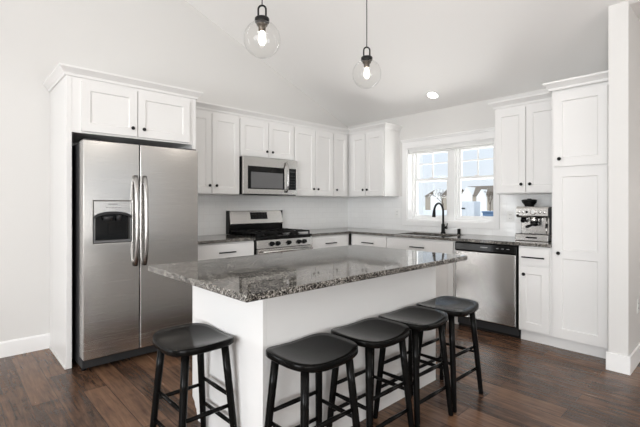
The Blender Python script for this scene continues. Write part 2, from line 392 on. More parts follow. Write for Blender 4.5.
# ------------------------------------------------------------------ cabinets
KN = [(.0, -.0), (.0055, 0), (.0055, .010), (.0145, .014), (.0155, .019), (.0135, .024), (0, .0255)]
def knob(x, z, yf, parent):
    m = Matrix.Translation((x, yf, z)) @ Matrix.Rotation(PI/2, 4, 'X')
    obj('knob', lathe(KN, 20, m), 'black', parent)
def bar_pull(x, z, yf, parent, L=.19):
    b = BM(); add_box(b, x-L/2, x+L/2, yf-.030, yf-.020, z-.006, z+.006)
    for s in (-1, 1): add_box(b, x+s*(L/2-.02)-.005, x+s*(L/2-.02)+.005, yf-.021, yf, z-.005, z+.005)
    obj('pull_handle', b, 'black', parent, .0015)
ST = .062
def door(parent, x0, x1, z0, z1, yb, knob_at=None, panels=None, name='door', t=.02, pull=None, slab=False, st=ST):
    """door whose back is at y=yb, front at yb-t"""
    yf = yb-t; g = .0015
    if slab: holes = []
    elif panels: holes = [(x0+st, x1-st, a, c) for a, c in panels]
    else: holes = [(x0+st, x1-st, z0+st+.008, z1-st-.008)]
    d = obj(name, panel(x0+g, x1-g, z0+g, z1-g, yf, t-.0005, holes), 'cab', parent, .0015)
    if knob_at: knob(knob_at[0], knob_at[1], yf, d)
    if pull: bar_pull(pull[0], pull[1], yf, d)
    return d
R_B = -PI/2
def on_A(x): return ((x, -.001, 0), 0)
def on_B(s): return ((-.001, -s, 0), R_B)
UD = .318    # upper carcass depth
def upper(name, label, place, w_, z0, z1, depth, doors, frame_l=0, frame_r=0):
    loc, rz = place
    t = thing(name, label, 'cabinet', loc, rz, 'white wall cabinets')
    obj('body', box(.0005, w_-.0005, -depth, 0, z0, z1), 'cab', t, .001)
    for x0, x1, kx, zz0, zz1, kz in doors: door(t, x0, x1, zz0, zz1, -depth-.001, (kx, kz))
    return t
DT = 2.228; KU = 1.463
upper('wall_cabinet', 'white two-door wall cabinet between refrigerator and microwave', on_A(-2.783), .666, ZU, 2.285, UD,
      [(.002, .326, .326-.03, ZU+.008, DT, KU), (.330, .662, .330+.046, ZU+.008, DT, KU)])
upper('wall_cabinet', 'short white two-door cabinet above the microwave', on_A(-2.115), .780, 1.803, 2.285, UD,
      [(.006, .390, .390-.032, 1.812, DT, 1.880), (.394, .774, .394+.046, 1.812, DT, 1.880)])
upper('wall_cabinet', 'white two-door wall cabinet right of the microwave', on_A(-1.333), .690, ZU, 2.285, UD,
      [(.006, .355, .355-.04, ZU+.008, DT, KU), (.359, .686, .359+.034, ZU+.008, DT, KU)])
upper('wall_cabinet', 'narrow single-door white wall cabinet next to the room corner', on_A(-.641), .300, ZU, 2.285, UD,
      [(.004, .270, .047, ZU+.008, DT, KU)])
t = upper('wall_cabinet', 'white corner wall cabinet with its bare end facing the sink window', on_B(0.0), .957, ZU, 2.285, UD,
      [(.375, .645, .645-.036, ZU+.008, DT, KU), (.649, .945, .649+.034, ZU+.008, DT, KU)])
upper('wall_cabinet', 'white two-door wall cabinet above the espresso machine', on_B(2.393), .628, ZU, 2.285, UD,
      [(.014, .312, .312-.037, ZU+.008, DT, KU), (.316, .625, .316+.040, ZU+.008, DT, KU)])
# crown mouldings: (out, up) profile, offset outwards along the cabinet fronts
CP = [(0, 0), (.012, 0), (.016, .02), (.030, .036), (.046, .052), (.050, .055), (.050, .070), (0, .070)]
def crown(name, label, path, z):
    """path of (x, y) with the room on its right-hand side; mitred sweep"""
    bm = BM(); P = [Vector(p) for p in path]; rows = []
    nrm = []
    for a, c in zip(P, P[1:]):
        d = (c-a).normalized(); nrm.append(Vector((d.y, -d.x)))
    for i, p in enumerate(P):
        if i == 0: m = nrm[0]
        elif i == len(P)-1: m = nrm[-1]
        else:
            m = (nrm[i-1]+nrm[i]); m = m/m.dot(nrm[i])
        rows.append([bm.verts.new((p.x+m.x*o, p.y+m.y*o, z+u)) for o, u in CP])
    n = len(CP)
    for r0, r1 in zip(rows, rows[1:]):
        for k in range(n): bm.faces.new((r0[k], r0[(k+1) % n], r1[(k+1) % n], r1[k]))
    bm.faces.new(rows[0][::-1]); bm.faces.new(rows[-1])
    return struct(name, bm, 'cab', label)
DF = UD+.0215
crown('trim_3', 'white crown moulding along the wall cabinets into the corner', [(-2.760, -DF+.021), (-DF+.02, -DF+.021), (-DF+.02, -.9585), (-.0015, -.9585)], 2.252)
crown('trim_4', 'white crown moulding above the cabinet by the espresso machine', [(-.0015, -2.3915), (-DF+.02, -2.3915), (-DF+.02, -2.970)], 2.252)
# refrigerator surround
FP = -.645
t = thing('fridge_cabinet', 'white cabinet with tall side panels built around the refrigerator', 'cabinet', (-3.8375, -.001, 0))
obj('side_panel', box(0, .038, FP, 0, 0, 2.285), 'cab', t, .0015); obj('side_panel', box(1.0165, 1.0535, FP, 0, 0, 2.285), 'cab', t, .0015)
b = BM(); add_box(b, -.010, -.0005, FP-.001, 0, 0, .022); obj('shoe_moulding', b, 'cab', t, .003)
obj('body', box(.0385, 1.016, FP, -.0, 1.822, 2.285), 'cab', t)
obj('recess_gap_shade', box(.0385, .044, FP+.01, -.02, .0, 1.8215), 'black', t)  # black sheet stands in for shade in the gap beside the refrigerator
door(t, .100, .5185, 1.834, 2.228, FP-.001, (.5185-.041, 1.903)); door(t, .5225, .985, 1.834, 2.228, FP-.001, (.5225+.046, 1.903))
crown('trim_5', 'white crown moulding around the refrigerator cabinet', [(-3.8385, -.0015), (-3.8385, FP-.002), (-2.783, FP-.002), (-2.783, -.40)], 2.252)

def base(label, place, w_, fronts, name='base_cabinet', toe=True, z1=.882, depth=.607, hole=None):
    loc, rz = place
    t = thing(name, label, 'cabinet', loc, rz, 'white base cabinets')
    if hole:
        b = BM(); add_box(b, .0005, w_-.0005, -depth, 0, .10, .62); add_box(b, .0005, w_-.0005, -depth, -depth+.02, .62, z1)
        add_box(b, .0005, .02, -depth+.02, 0, .62, z1); add_box(b, w_-.02, w_-.0005, -depth+.02, 0, .62, z1)
    else: b = box(.0005, w_-.0005, -depth, 0, .10, z1)
    obj('body', b, 'cab', t, .001)
    obj('toe_kick', box(.0005, w_-.0005, -.555, -.05, 0, .0995), 'cab', t)
    for f in fronts:
        door(t, *f[1:5], -depth-.001, name=f[0], **f[5])
    return t
base('white drawer base cabinet between refrigerator and range', on_A(-2.783), .668,
     [('drawer', .004, .662, .715, .868, dict(slab=True, pull=(.335, .783))), ('door', .004, .331, .115, .700, dict(knob_at=(.29, .62))), ('door', .335, .662, .115, .700, dict(knob_at=(.375, .62)))])
base('white drawer base cabinet between range and room corner', on_A(-1.315), .685,
     [('drawer', .006, .640, .715, .868, dict(slab=True, pull=(.321, .783))), ('door', .006, .321, .115, .700, dict(knob_at=(.28, .62))), ('door', .325, .640, .115, .700, dict(knob_at=(.366, .62)))])
base('white corner base cabinet with drawer left of the sink cabinet', on_B(0.632), .588,
     [('drawer', .020, .584, .715, .868, dict(slab=True, pull=(.312, .783))), ('door', .020, .584, .115, .700, dict(knob_at=(.54, .62)))])
base('white sink base cabinet under the window, left of the dishwasher', on_B(1.222), .892,
     [('drawer', .004, .870, .715, .868, dict(slab=True, pull=(.441, .783))), ('door', .004, .435, .115, .700, dict(knob_at=(.395, .62))), ('door', .439, .870, .115, .700, dict(knob_at=(.48, .62)))], hole=True)
base('narrow white base cabinet with drawer and door right of the dishwasher', on_B(2.743), .278,
     [('drawer', .006, .262, .715, .868, dict(slab=True, pull=(.136, .783))), ('door', .006, .262, .115, .700, dict(knob_at=(.055, .625)))])
# pantry
t = thing('pantry_cabinet', 'tall white pantry cabinet next to the wall end', 'cabinet', (-.001, -3.0225, 0), R_B)
obj('body', box(0, .4355, -.612, 0, .10, 2.285), 'cab', t, .001)
obj('toe_kick', box(0, .4355, -.562, -.05, 0, .0995), 'cab', t)
door(t, .016, .414, 1.588, 2.228, -.613, (.068, 1.655), st=.068)
door(t, .016, .414, .108, 1.572, -.613, (.061, .842), panels=[(.190, .797), (.872, 1.500)], st=.068)
crown('trim_6', 'white crown moulding on top of the pantry cabinet', [(-.390, -3.021), (-.634, -3.021), (-.634, -3.4735)], 2.252)

# ------------------------------------------------------------------ counters
ZT = ZC; ZB = ZC-.031
tag(obj('countertop', box(-2.782, -2.112, -.648, -.009, ZB, ZT), 'granite', None, .004), 'short dark granite countertop between refrigerator and range', 'countertop')
SKX0, SKX1, SKY0, SKY1 = -.555, -.150, -2.00, -1.32
b = BM()
add_box(b, -1.313, -.648, -.648, -.009, ZB, ZT); 
def rect(b, x0, x1, y0, y1): add_box(b, x0, x1, y0, y1, ZB, ZT)
# one outline with a sink hole, built as a face grid so that no seams show
bm = BM(); xs = [-1.313, -.648, SKX0, SKX1, -.009]; ys = [-3.0205, SKY0, SKY1, -.648, -.009]
vv = {}
def gv(i, j):
    if (i, j) not in vv: vv[i, j] = bm.verts.new((xs[i], ys[j], ZT))
    return vv[i, j]
for i in range(4):
    for j in range(4):
        if i == 0 and j < 3: continue
        if i == 2 and j == 1: continue
        bm.faces.new((gv(i, j), gv(i+1, j), gv(i+1, j+1), gv(i, j+1)))
r = bmesh.ops.extrude_face_region(bm, geom=bm.faces[:])
bmesh.ops.translate(bm, vec=(0, 0, ZB-ZT), verts=[g for g in r['geom'] if isinstance(g, bmesh.types.BMVert)])
b.free()
tag(obj('countertop', bm, 'granite', None, .004), 'L-shaped dark granite countertop running under the sink window', 'countertop')
# sink
t = thing('sink', 'dark undermount sink in the counter below the window', 'sink', ((SKX0+SKX1)/2, (SKY0+SKY1)/2, ZB-.21))
hx, hy = (SKX1-SKX0)/2+.006, (SKY1-SKY0)/2+.006
b = BM(); w2 = .003
add_box(b, -hx, hx, -hy, hy, 0, w2); add_box(b, -hx, -hx+w2, -hy, hy, w2, .2095); add_box(b, hx-w2, hx, -hy, hy, w2, .2095)
add_box(b, -hx+w2, hx-w2, -hy, -hy+w2, w2, .2095); add_box(b, -hx+w2, hx-w2, hy-w2, hy, w2, .2095)
obj('basin', b, 'dark_grey', t); obj('drain', lathe([(0, 0), (.04, 0), (.045, .004), (0, .006)], 24, Matrix.Translation((0, 0, w2))), 'steel', t)
# island
t = thing('kitchen_island', 'white panelled island cabinet under the large granite top', 'island', (-3.435, -2.671, 0))
IW, ID = 1.503, .726
ng = [(0, 0), (.655, 0), (.655, .022), (.664, .028), (.672, .045), (.674, .060), (.684, .066), (.694, .078), (.697, .095), (.708, .102), (ID, .118), (ID, .8825), (0, .8825)]
obj('end_panel', prism(ng, 'x', 0, .02), 'cab', t, .001); obj('end_panel', prism(ng, 'x', IW-.02, IW), 'cab', t, .001)
obj('back_panel', box(.0205, IW-.0205, .0, .02, 0, .8825), 'cab', t)
obj('body', box(.0205, IW-.0205, .0205, ID-.022, .11, .8825), 'cab', t)
obj('toe_kick', box(.0205, IW-.0205, .60, .65, 0, .1095), 'cab', t)
for k in range(3):
    x0 = .024+k*.4855; d = obj('door', panel(x0, x0+.483, .115, .70, -.02, .02, [(x0+ST, x0+.483-ST, .115+ST, .70-ST)]), 'cab', t)
    d.location = (2*x0+.483, ID, 0); d.rotation_euler = (0, 0, PI)
    d = obj('drawer', panel(x0, x0+.483, .715, .868, -.02, .02), 'cab', t); d.location = (2*x0+.483, ID, 0); d.rotation_euler = (0, 0, PI)
tag(obj('island_countertop', box(-3.673, -1.913, -2.903, -1.879, ZB, ZT), 'granite', None, .005, 3), 'large polished speckled granite top of the island', 'countertop')

# ------------------------------------------------------------------ refrigerator
t = thing('refrigerator', 'stainless side-by-side refrigerator with ice and water dispenser', 'refrigerator', (-3.32, -.03, 0))
Y0 = .03
obj('body', box(-.447, .447, -.712, 0, .03, 1.735), 'dark_grey', t, .004)
obj('hinge_cover', box(-.44, -.33, -.82, -.70, 1.7355, 1.752), 'dark_grey', t, .004); obj('hinge_cover', box(.33, .44, -.82, -.70, 1.7355, 1.752), 'dark_grey', t, .004)
obj('base_grille', box(-.445, .445, -.78, -.70, .028, .098), 'dark_grey', t, .004)
for sx_ in (-.42, .42): obj('foot', lathe([(0, 0), (.02, 0), (.02, .03), (0, .03)], 12, Matrix.Translation((sx_, -.72, 0))), 'black', t)
for sx_ in (-.42, .42): obj('foot', lathe([(0, 0), (.02, 0), (.02, .03), (0, .03)], 12, Matrix.Translation((sx_, -.06, 0))), 'black', t)
yf = -.832
def fdoor(x0, x1, holes=()):
    return panel(x0, x1, .105, 1.742, yf, .118, holes, .05, .004)
obj('door_gap_shade', box(-.0518, -.0442, -.826, -.713, .107, 1.740), 'black', t)  # black strip put in as the shade between the two doors
dl = obj('freezer_door', fdoor(-.450, -.052, [(-.384, -.108, .967, 1.290)]), 'steel', t, .005, 3)
dr = obj('door', fdoor(-.044, .452), 'steel', t, .005, 3)
def bow(x, z0, z1, y0, out, n=16):
    pts = []
    for i in range(n+1):
        u = i/n; pts.append((x, y0-out*(1-(2*u-1)**4)-.008, z0+(z1-z0)*u))
    return pts
for d, x in ((dl, -.084), (dr, -.012)):
    b = tube(bow(x, .775, 1.49, yf, .045), .017, 14, .8); 
    obj('handle', b, 'handle_steel', d)
# dispenser
dx0, dx1, dz0, dz1 = -.380, -.112, .971, 1.286
b = BM(); 
add_box(b, dx0, dx0+.009, yf-.003, yf+.045, dz0, 1.20); add_box(b, dx1-.009, dx1, yf-.003, yf+.045, dz0, 1.20); add_box(b, dx0+.009, dx1-.009, yf-.003, yf+.045, dz0, dz0+.016)
add_box(b, dx0, dx1, yf+.040, yf+.0455, dz0, dz1)
dp = obj('dispenser', b, 'grey_plastic', dl, .002)
obj('recess_back', box(dx0+.0095, dx1-.0095, yf+.034, yf+.0395, dz0+.017, 1.21), 'gloss_black', dp)
for q in (dx0+.0095, dx1-.0125): obj('recess_side', box(q, q+.003, yf+.004, yf+.0335, dz0+.017, 1.20), 'dispenser_grey', dp)
xm = (dx0+dx1)/2; hwid = (dx1-dx0)/2
arc = [(xm+hwid*math.cos(a)*1.0, 1.165+.042*math.sin(a)) for a in [PI*k/14 for k in range(15)]]
obj('control_panel', prism([(dx0, dz1), (dx1, dz1)] + arc, 'y', yf-.004, yf+.03), 'steel', dp, .0015)
arc2 = [(xm+hwid*math.cos(a), 1.165+.042*math.sin(a)) for a in [PI*k/14 for k in range(15)]] + [(xm+(hwid-.006)*math.cos(a), 1.150+.040*math.sin(a)) for a in [PI-PI*k/14 for k in range(15)]]
obj('arch_trim', prism(arc2, 'y', yf-.006, yf+.03), 'dark_grey', dp)
obj('spout', lathe([(0, 0), (.014, 0), (.02, .03), (.02, .05), (0, .05)], 16, Matrix.Translation((xm+.045, yf+.02, 1.13))), 'dark_grey', dp)
obj('ice_chute', lathe([(0, 0), (.03, 0), (.036, .03), (0, .03)], 16, Matrix.Translation((xm-.035, yf+.012, 1.14))), 'dark_grey', dp)
obj('paddle', box(xm-.03, xm+.03, yf+.026, yf+.032, 1.03, 1.12), 'gloss_black', dp, .003)
b = BM(); add_box(b, xm-.033, xm+.033, yf-.0055, yf-.0035, 1.262, 1.267)
for k in range(5): add_box(b, xm-.05+k*.022, xm-.04+k*.022, yf-.0055, yf-.0035, 1.236, 1.241)
obj('print_marks', b, 'grey_plastic', dp)

# ------------------------------------------------------------------ range
t = thing('range', 'stainless gas range with black grates and raised back panel', 'stove', (-1.7135, -.002, 0))
RW = .389
obj('body', box(-RW, RW, -.630, -.010, .03, .895), 'enamel', t, .003)
for sx_ in (-.34, .34):
    for sy in (-.58, -.06): obj('foot', lathe([(0, 0), (.018, 0), (.018, .03), (0, .03)], 12, Matrix.Translation((sx_, sy, 0))), 'black', t)
obj('storage_drawer', box(-RW+.004, RW-.004, -.662, -.631, .045, .185), 'steel', t, .003)
od = obj('oven_door', panel(-RW+.004, RW-.004, .195, .785, -.668, .036, [(-.27, .27, .30, .62)], .003, .002), 'steel', t, .003)
obj('oven_window', box(-.268, .268, -.6665, -.6645, .302, .618), 'gloss_black', od)
b = tube([(-.345, -.712, .755), (.345, -.712, .755)], .0125, 14)
for s in (-1, 1): add_box(b, s*.31-.012, s*.31+.012, -.705, -.667, .745, .765)
obj('handle', b, 'steel', od)
cp = obj('control_panel', prism([(-.632, .792), (-.672, .792), (-.655, .878), (-.632, .878)], 'x', -RW, RW), 'steel', t, .002)
for kx in (-.205, -.124, .030, .177, .258):
    m = Matrix.Translation((kx, -.664, .835)) @ Matrix.Rotation(PI/2-.19, 4, 'X')
    kn = obj('knob', lathe([(.0, 0), (.026, 0), (.026, .008), (.021, .012), (.0195, .032), (.017, .035), (0, .035)], 24, m), 'gloss_black', cp)
    mm = m @ Matrix.Translation((0, 0, .036)); g = box(-.003, .003, -.018, .018, -.003, .004); bmesh.ops.transform(g, matrix=mm, verts=g.verts); obj('grip', g, 'gloss_black', kn)
b = box(-RW, RW, -.655, -.078, .8955, .9165); obj('cooktop', b, 'enamel', t, .004)
for (bx, by, br_) in ((-.245, -.50, .045), (-.245, -.22, .036), (0, -.36, .05), (.245, -.50, .05), (.245, -.22, .036)):
    obj('burner', lathe([(0, 0), (br_*1.25, 0), (br_*1.2, .008), (br_, .010), (br_, .018), (br_*.8, .021), (0, .021)], 24, Matrix.Translation((bx, by, .9165))), 'iron', t)
for gx in (-.253, 0, .253):
    b = BM(); W2 = .122; z0, z1 = .944, .960
    ya, yb = -.63, -.09
    for x in (gx-W2, gx+W2-.014): add_box(b, x, x+.014, ya, yb, z0, z1)
    for y in (ya, yb-.012, (ya+yb)/2-.006): add_box(b, gx-W2+.012, gx+W2-.012, y, y+.012, z0, z1)
    for cy in ((-.50, -.22) if gx else (-.36,)):
        add_box(b, gx-.0075, gx+.0075, cy-.12, cy-.022, z0, z1+.004); add_box(b, gx-.0075, gx+.0075, cy+.022, cy+.12, z0, z1+.004)
        add_box(b, gx-W2+.012, gx-.022, cy-.0075, cy+.0075, z0, z1+.004); add_box(b, gx+.022, gx+W2-.012, cy-.0075, cy+.0075, z0, z1+.004)
    for x in (gx-W2+.006, gx+W2-.006):
        for y in (ya+.006, yb-.006): add_box(b, x-.007, x+.007, y-.007, y+.007, .9166, z0)
    obj('grate', b, 'iron', t, .002)
bgp = obj('backguard', box(-RW+.008, RW-.008, -.075, -.010, .9166, 1.029), 'enamel', t, .003)
obj('side_cap', box(-RW, -RW+.0075, -.085, -.010, .9166, 1.19), 'enamel', bgp); obj('side_cap', box(RW-.0075, RW, -.085, -.010, .9166, 1.19), 'enamel', bgp)
pg = obj('stainless_panel', prism([(-.010, 1.030), (-.103, 1.024), (-.110, 1.036), (-.070, 1.185), (-.010, 1.190)], 'x', -RW+.008, RW-.008), 'steel', bgp, .003)
sl = math.atan2(.040, .149)
def onbg(x0, x1, u0, u1, t0, t1):
    g = box(x0, x1, -t1, -t0, u0, u1); bmesh.ops.transform(g, matrix=Matrix.Translation((0, -.110, 1.036)) @ Matrix.Rotation(-sl, 4, 'X'), verts=g.verts); return g
dsp = obj('display', onbg(-.100, .146, .050, .136, .0, .003), 'gloss_black', pg)
b = BM()
for k in range(2):
    for j in range(5): 
        g = onbg(-.08+j*.045, -.055+j*.045, 0.07+k*.04, .076+k*.04, .003, .0036); me_ = bpy.data.meshes.new('x'); g.to_mesh(me_); g.free(); b.from_mesh(me_); bpy.data.meshes.remove(me_)
obj('button_marks', b, 'dark_grey', dsp)

# ------------------------------------------------------------------ microwave
t = thing('microwave', 'stainless over-the-range microwave with black window', 'microwave', (-1.7250, -.002, 1.376))
MW = .3855; MH = .424
obj('body', box(-MW, MW, -.370, -.010, 0, MH), 'enamel', t, .002)
yf = -.400
md = obj('door', panel(-MW+.002, .226, .006, MH-.002, yf, .029, [(-.327, .190, .062, .320)], .003, .002), 'steel', t, .003)
wd = obj('window_glass', box(-.325, .188, yf+.0005, yf+.0025, .064, .318), 'gloss_black', md)
obj('window_screen', box(-.285, .165, yf-.0002, yf+.0008, .075, .255), 'grey_plastic', wd)
pn = obj('control_panel', panel(.228, MW-.002, .006, MH-.002, yf, .029, [(.232, MW-.016, .062, .320)], .003, .002), 'steel', t, .003)
kp = obj('keypad', box(.234, MW-.018, yf+.0005, yf+.0025, .064, .318), 'gloss_black', pn)
b = BM()
for r_ in range(5):
    for c_ in range(3): add_box(b, .255+c_*.036, .277+c_*.036, yf-.0002, yf+.0008, .09+r_*.034, .098+r_*.034)
add_box(b, .255, .345, yf-.0002, yf+.0008, .275, .300)
obj('key_marks', b, 'dark_grey', kp)
obj('handle', tube(bow(.208, .035, .385, yf, .036), .0145, 14, 1.0), 'handle_steel', md)
obj('vent_grille', box(-MW+.01, MW-.01, -.385, -.371, -.006, .005), 'enamel', t)

# ------------------------------------------------------------------ dishwasher
t = thing('dishwasher', 'stainless dishwasher with black control strip', 'dishwasher', (-.001, -2.4275, 0), R_B)
DW = .3065
obj('body', box(-DW+.004, DW-.004, -.590, -.03, .03, .879), 'dark_grey', t)
obj('toe_panel', box(-DW, DW, -.560, -.535, .0, .108), 'black', t)
dd = obj('door', box(-DW+.006, DW-.008, -.640, -.592, .118, .790), 'steel_v', t, .006, 3)
obj('door_edge', box(-DW, DW, -.622, -.591, .108, .879), 'black', t)
cp = obj('control_strip', prism([(-.592, .793), (-.640, .793), (-.646, .805), (-.643, .868), (-.634, .878), (-.592, .878)], 'x', -DW, DW), 'gloss_black', t, .002)
b = BM(); add_box(b, -.035, .035, -.6465, -.640, .838, .845)
for k in range(3): add_box(b, .12+k*.05, .145+k*.05, -.6465, -.640, .838, .841)
obj('print_marks', b, 'mark', cp)

# ------------------------------------------------------------------ faucet and soap pump
t = thing('faucet', 'matte black gooseneck faucet with pull-down spray head', 'faucet', (-.10, -1.672, ZC))
b = lathe([(0, 0), (.028, 0), (.028, .012), (.022, .018), (.021, .105), (.016, .115), (0, .115)], 24); obj('body', b, 'black', t)
pts = [(0, 0, .11), (0, 0, .27)] + [(-.10+.10*math.cos(a), 0, .27+.092*math.sin(a)) for a in [PI*k/14 for k in range(1, 13)]]
e = pts[-1]; pts.append((-.199, 0, .285))
obj('neck', add_ring_tube(BM(), pts, .0125, 14), 'black', t)
obj('spray_head', tube([(-.197, 0, .292), (-.203, 0, .262), (-.208, 0, .215), (-.209, 0, .200)], [.014, .017, .021, .020], 16), 'black', t)
b = tube([(0, -.018, .07), (0, -.05, .07)], .016, 16); obj('handle_hub', b, 'black', t)
obj('lever', tube([(0, -.045, .072), (-.01, -.058, .10), (-.015, -.064, .125)], [.007, .006, .005], 12), 'black', t)
tag(obj('soap_pump', lathe([(0, 0), (.024, 0), (.024, .004), (.019, .008), (.019, .058), (.016, .062), (0, .062)], 24), 'black', None, loc=(-.072, -1.862, ZC)),
    'small black cylinder cap on the counter right of the faucet', 'soap dispenser')

# ------------------------------------------------------------------ espresso machine
t = thing('espresso_machine', 'stainless espresso machine on the counter beside the pantry', 'coffee machine', (-.095, -2.792, ZC), R_B)
# local: +x away from window (towards pantry), front towards -y
obj('body', box(-.140, .140, -.215, 0, .012, .31), 'steel_v', t, .006)
b = BM(); add_prism(b, [(-.0, .222), (-.305, .222), (-.325, .240), (-.325, .310), (-.305, .328), (0, .328)], 'x', -.148, .140)
hd = obj('head', b, 'steel', t, .004)
obj('side_trim', box(.1405, .152, -.30, 0, .06, .322), 'dark_grey', t, .003)
fy = -.325
def disc(x, z, r, d, y=fy): return lathe([(0, 0), (r, 0), (r, d*.6), (r*.9, d), (0, d)], 24, Matrix.Translation((x, y, z)) @ Matrix.Rotation(PI/2, 4, 'X'))
for x in (-.118, -.080, .070, .108): 
    k_ = obj('button', disc(x, .276, .014, .006), 'chrome', hd)
obj('power_button', disc(-.048, .276, .012, .006), 'gloss_black', hd)
g_ = obj('pressure_gauge', disc(.010, .276, .026, .008), 'chrome', hd); obj('gauge_face', disc(.010, .276, .020, .0012, fy-.0075), 'white_plastic', g_)
obj('grind_dial', disc(-.130, .243, .010, .012, -.322), 'gloss_black', hd)
hp = obj('bean_hopper', lathe([(0, .0), (.042, 0), (.044, .012), (.066, .040), (.068, .050), (0, .050)], 28, Matrix.Translation((-.078, -.17, .3285))), 'gloss_black', t)
obj('hopper_lid', lathe([(0, 0), (.070, 0), (.070, .016), (.05, .020), (.02, .021), (.018, .028), (0, .028)], 28, Matrix.Translation((-.078, -.17, .3788))), 'black', hp)
gh = obj('group_head', lathe([(0, 0), (.034, 0), (.040, .01), (.040, .04), (0, .04)], 28, Matrix.Translation((.0, -.262, .181))), 'chrome', t)
pf = obj('portafilter', lathe([(0, 0), (.020, 0), (.026, .008), (.036, .015), (.036, .042), (0, .042)], 28, Matrix.Translation((.0, -.262, .139))), 'gloss_black', t)
obj('handle', tube([(0, -.295, .152), (-.004, -.33, .150), (-.01, -.40, .142), (-.012, -.425, .138)], [.010, .012, .015, .012], 14), 'gloss_black', pf)
obj('grinder_cradle', tube([(-.105, -.225, .214), (-.105, -.245, .200), (-.105, -.27, .185)], [.03, .026, .02], 16), 'gloss_black', t)
obj('steam_wand', tube([(.108, -.25, .223), (.110, -.265, .18), (.114, -.285, .12), (.116, -.295, .075)], [.008, .006, .006, .005], 12), 'chrome', t)
obj('wand_grip', tube([(.1105, -.268, .165), (.1135, -.283, .125)], [.0115, .0115], 12), 'gloss_black', t)
dt = obj('drip_tray', box(-.150, .148, -.345, -.216, .0, .062), 'steel', t, .006)
b = BM()
for k in range(12): add_box(b, -.138+k*.0245, -.127+k*.0245, -.335, -.225, .0622, .0655)
add_box(b, -.142, .142, -.337, -.333, .0622, .066); add_box(b, -.142, .142, -.226, -.222, .0622, .066)
obj('grate', b, 'gloss_black', dt)
obj('front_slot', box(-.05, .05, -.3465, -.3445, .025, .04), 'gloss_black', dt)
for sx_ in (-.13, .13): obj('foot', lathe([(0, 0), (.014, 0), (.014, .012), (0, .012)], 12, Matrix.Translation((sx_, -.03, 0))), 'black', t)

# ------------------------------------------------------------------ outlets
def outlet(label, loc, rz, grp='wall outlets'):
    t = thing('wall_outlet', label, 'outlet', loc, rz, grp)
    p = obj('cover_plate', box(-.036, .036, -.005, -.0005, -.057, .057), 'white_plastic', t, .002)
    for z in (-.02, .02):
        f = obj('receptacle', box(-.017, .017, -.0065, -.005, z-.014, z+.014), 'white_plastic', p, .001)
        bb = BM(); add_box(bb, -.009, -.006, -.0069, -.0064, z-.004, z+.006); add_box(bb, .006, .009, -.0069, -.0064, z-.004, z+.006); obj('slot', bb, 'dark_grey', f)
outlet('white outlet in the tile between window and espresso machine', (-.008, -2.43, 1.13), R_B)
outlet('white outlet in the tile below the corner wall cabinet end', (-.008, -.925, 1.145), R_B)
outlet('white outlet low on the hall wall at the right edge', (-.45, PY1, .45), 0)

# ------------------------------------------------------------------ bar stools
def make_stool():
    t = thing('bar_stool', '', 'stool', (0, 0, 0), 0, 'black bar stools around the island')
    # saddle seat: superellipse outline, dished along x
    bm = BM(); a, d, H, T = .194, .160, .614, .034; NR, NA = 7, 48
    def zt(x, y): return H - .023*(1-min(1, (x/a)**2)) - .004*(1-(y/d)**2)
    def out(k):
        th = 2*PI*k/NA; c, s = math.cos(th), math.sin(th); e_ = 2/3.6
        return math.copysign(abs(c)**e_, c)*a, math.copysign(abs(s)**e_, s)*d
    top = []
    for i in range(1, NR+1):
        f = i/NR
        top.append([bm.verts.new((x*f, y*f, zt(x*f, y*f))) for x, y in (out(k) for k in range(NA))])
    top.append([bm.verts.new((x*1.014, y*1.016, zt(x, y)-.003)) for x, y in (out(k) for k in range(NA))])
    top.append([bm.verts.new((x*1.018, y*1.02, zt(x, y)-.024)) for x, y in (out(k) for k in range(NA))])
    top.append([bm.verts.new((x*.97, y*.965, zt(x, y)-.033)) for x, y in (out(k) for k in range(NA))])
    top.append([bm.verts.new((x*.4, y*.4, zt(x*.4, y*.4)-.034)) for x, y in (out(k) for k in range(NA))])
    c0 = bm.verts.new((0, 0, zt(0, 0))); c1 = bm.verts.new((0, 0, zt(0, 0)-.034))
    for k in range(NA):
        k2 = (k+1) % NA
        bm.faces.new((c0, top[0][k], top[0][k2])); bm.faces.new((c1, top[-1][k2], top[-1][k]))
        for r0, r1 in zip(top, top[1:]): bm.faces.new((r0[k], r1[k], r1[k2], r0[k2]))
    for f in bm.faces: f.smooth = True
    obj('seat', bm, 'stoolwood', t)
    tx, ty, bx, by = .132, .100, .176, .146
    def P(sx_, sy, z):
        u = z/.585; return Vector((sx_*(bx+(tx-bx)*u), sy*(by+(ty-by)*u), z))
    for sx_ in (-1, 1):
        for sy in (-1, 1):
            zs = [0, .006, .20, .40, .583]; rs = [.0135, .0150, .0172, .0182, .0188]
            obj('leg', tube([P(sx_, sy, z) for z in zs], rs, 14), 'stoolwood', t)
    def rail(p, q):
        d_ = (q-p); obj('stretcher', tube([p, p+d_*.5, q], [.0085, .0112, .0085], 12), 'stoolwood', t)
    for sy in (-1, 1):
        for z in (.175, .318): rail(P(-1, sy, z), P(1, sy, z))
    for sx_ in (-1, 1):
        rail(P(sx_, -1, .275), P(sx_, 1, .275))
    return t
st0 = make_stool()
stools = [(-3.607, -2.315, -PI/2, 'black saddle-seat bar stool standing alone at the island\'s left end'),
          (-3.283, -2.848, 0, 'black bar stool nearest the island\'s front left corner'),
          (-2.872, -2.848, 0, 'second black bar stool along the island\'s long side from its left corner'),
          (-2.477, -2.848, 0, 'third black bar stool along the island\'s long side from its left corner'),
          (-2.072, -2.842, 0, 'black bar stool nearest the dishwasher, its seat shining with window light')]
for i, (x, y, rz, lab) in enumerate(stools):
    s = st0 if i == 0 else copy_tree(st0)
    s.location = (x, y, 0); s.rotation_euler = (0, 0, rz); s['label'] = lab

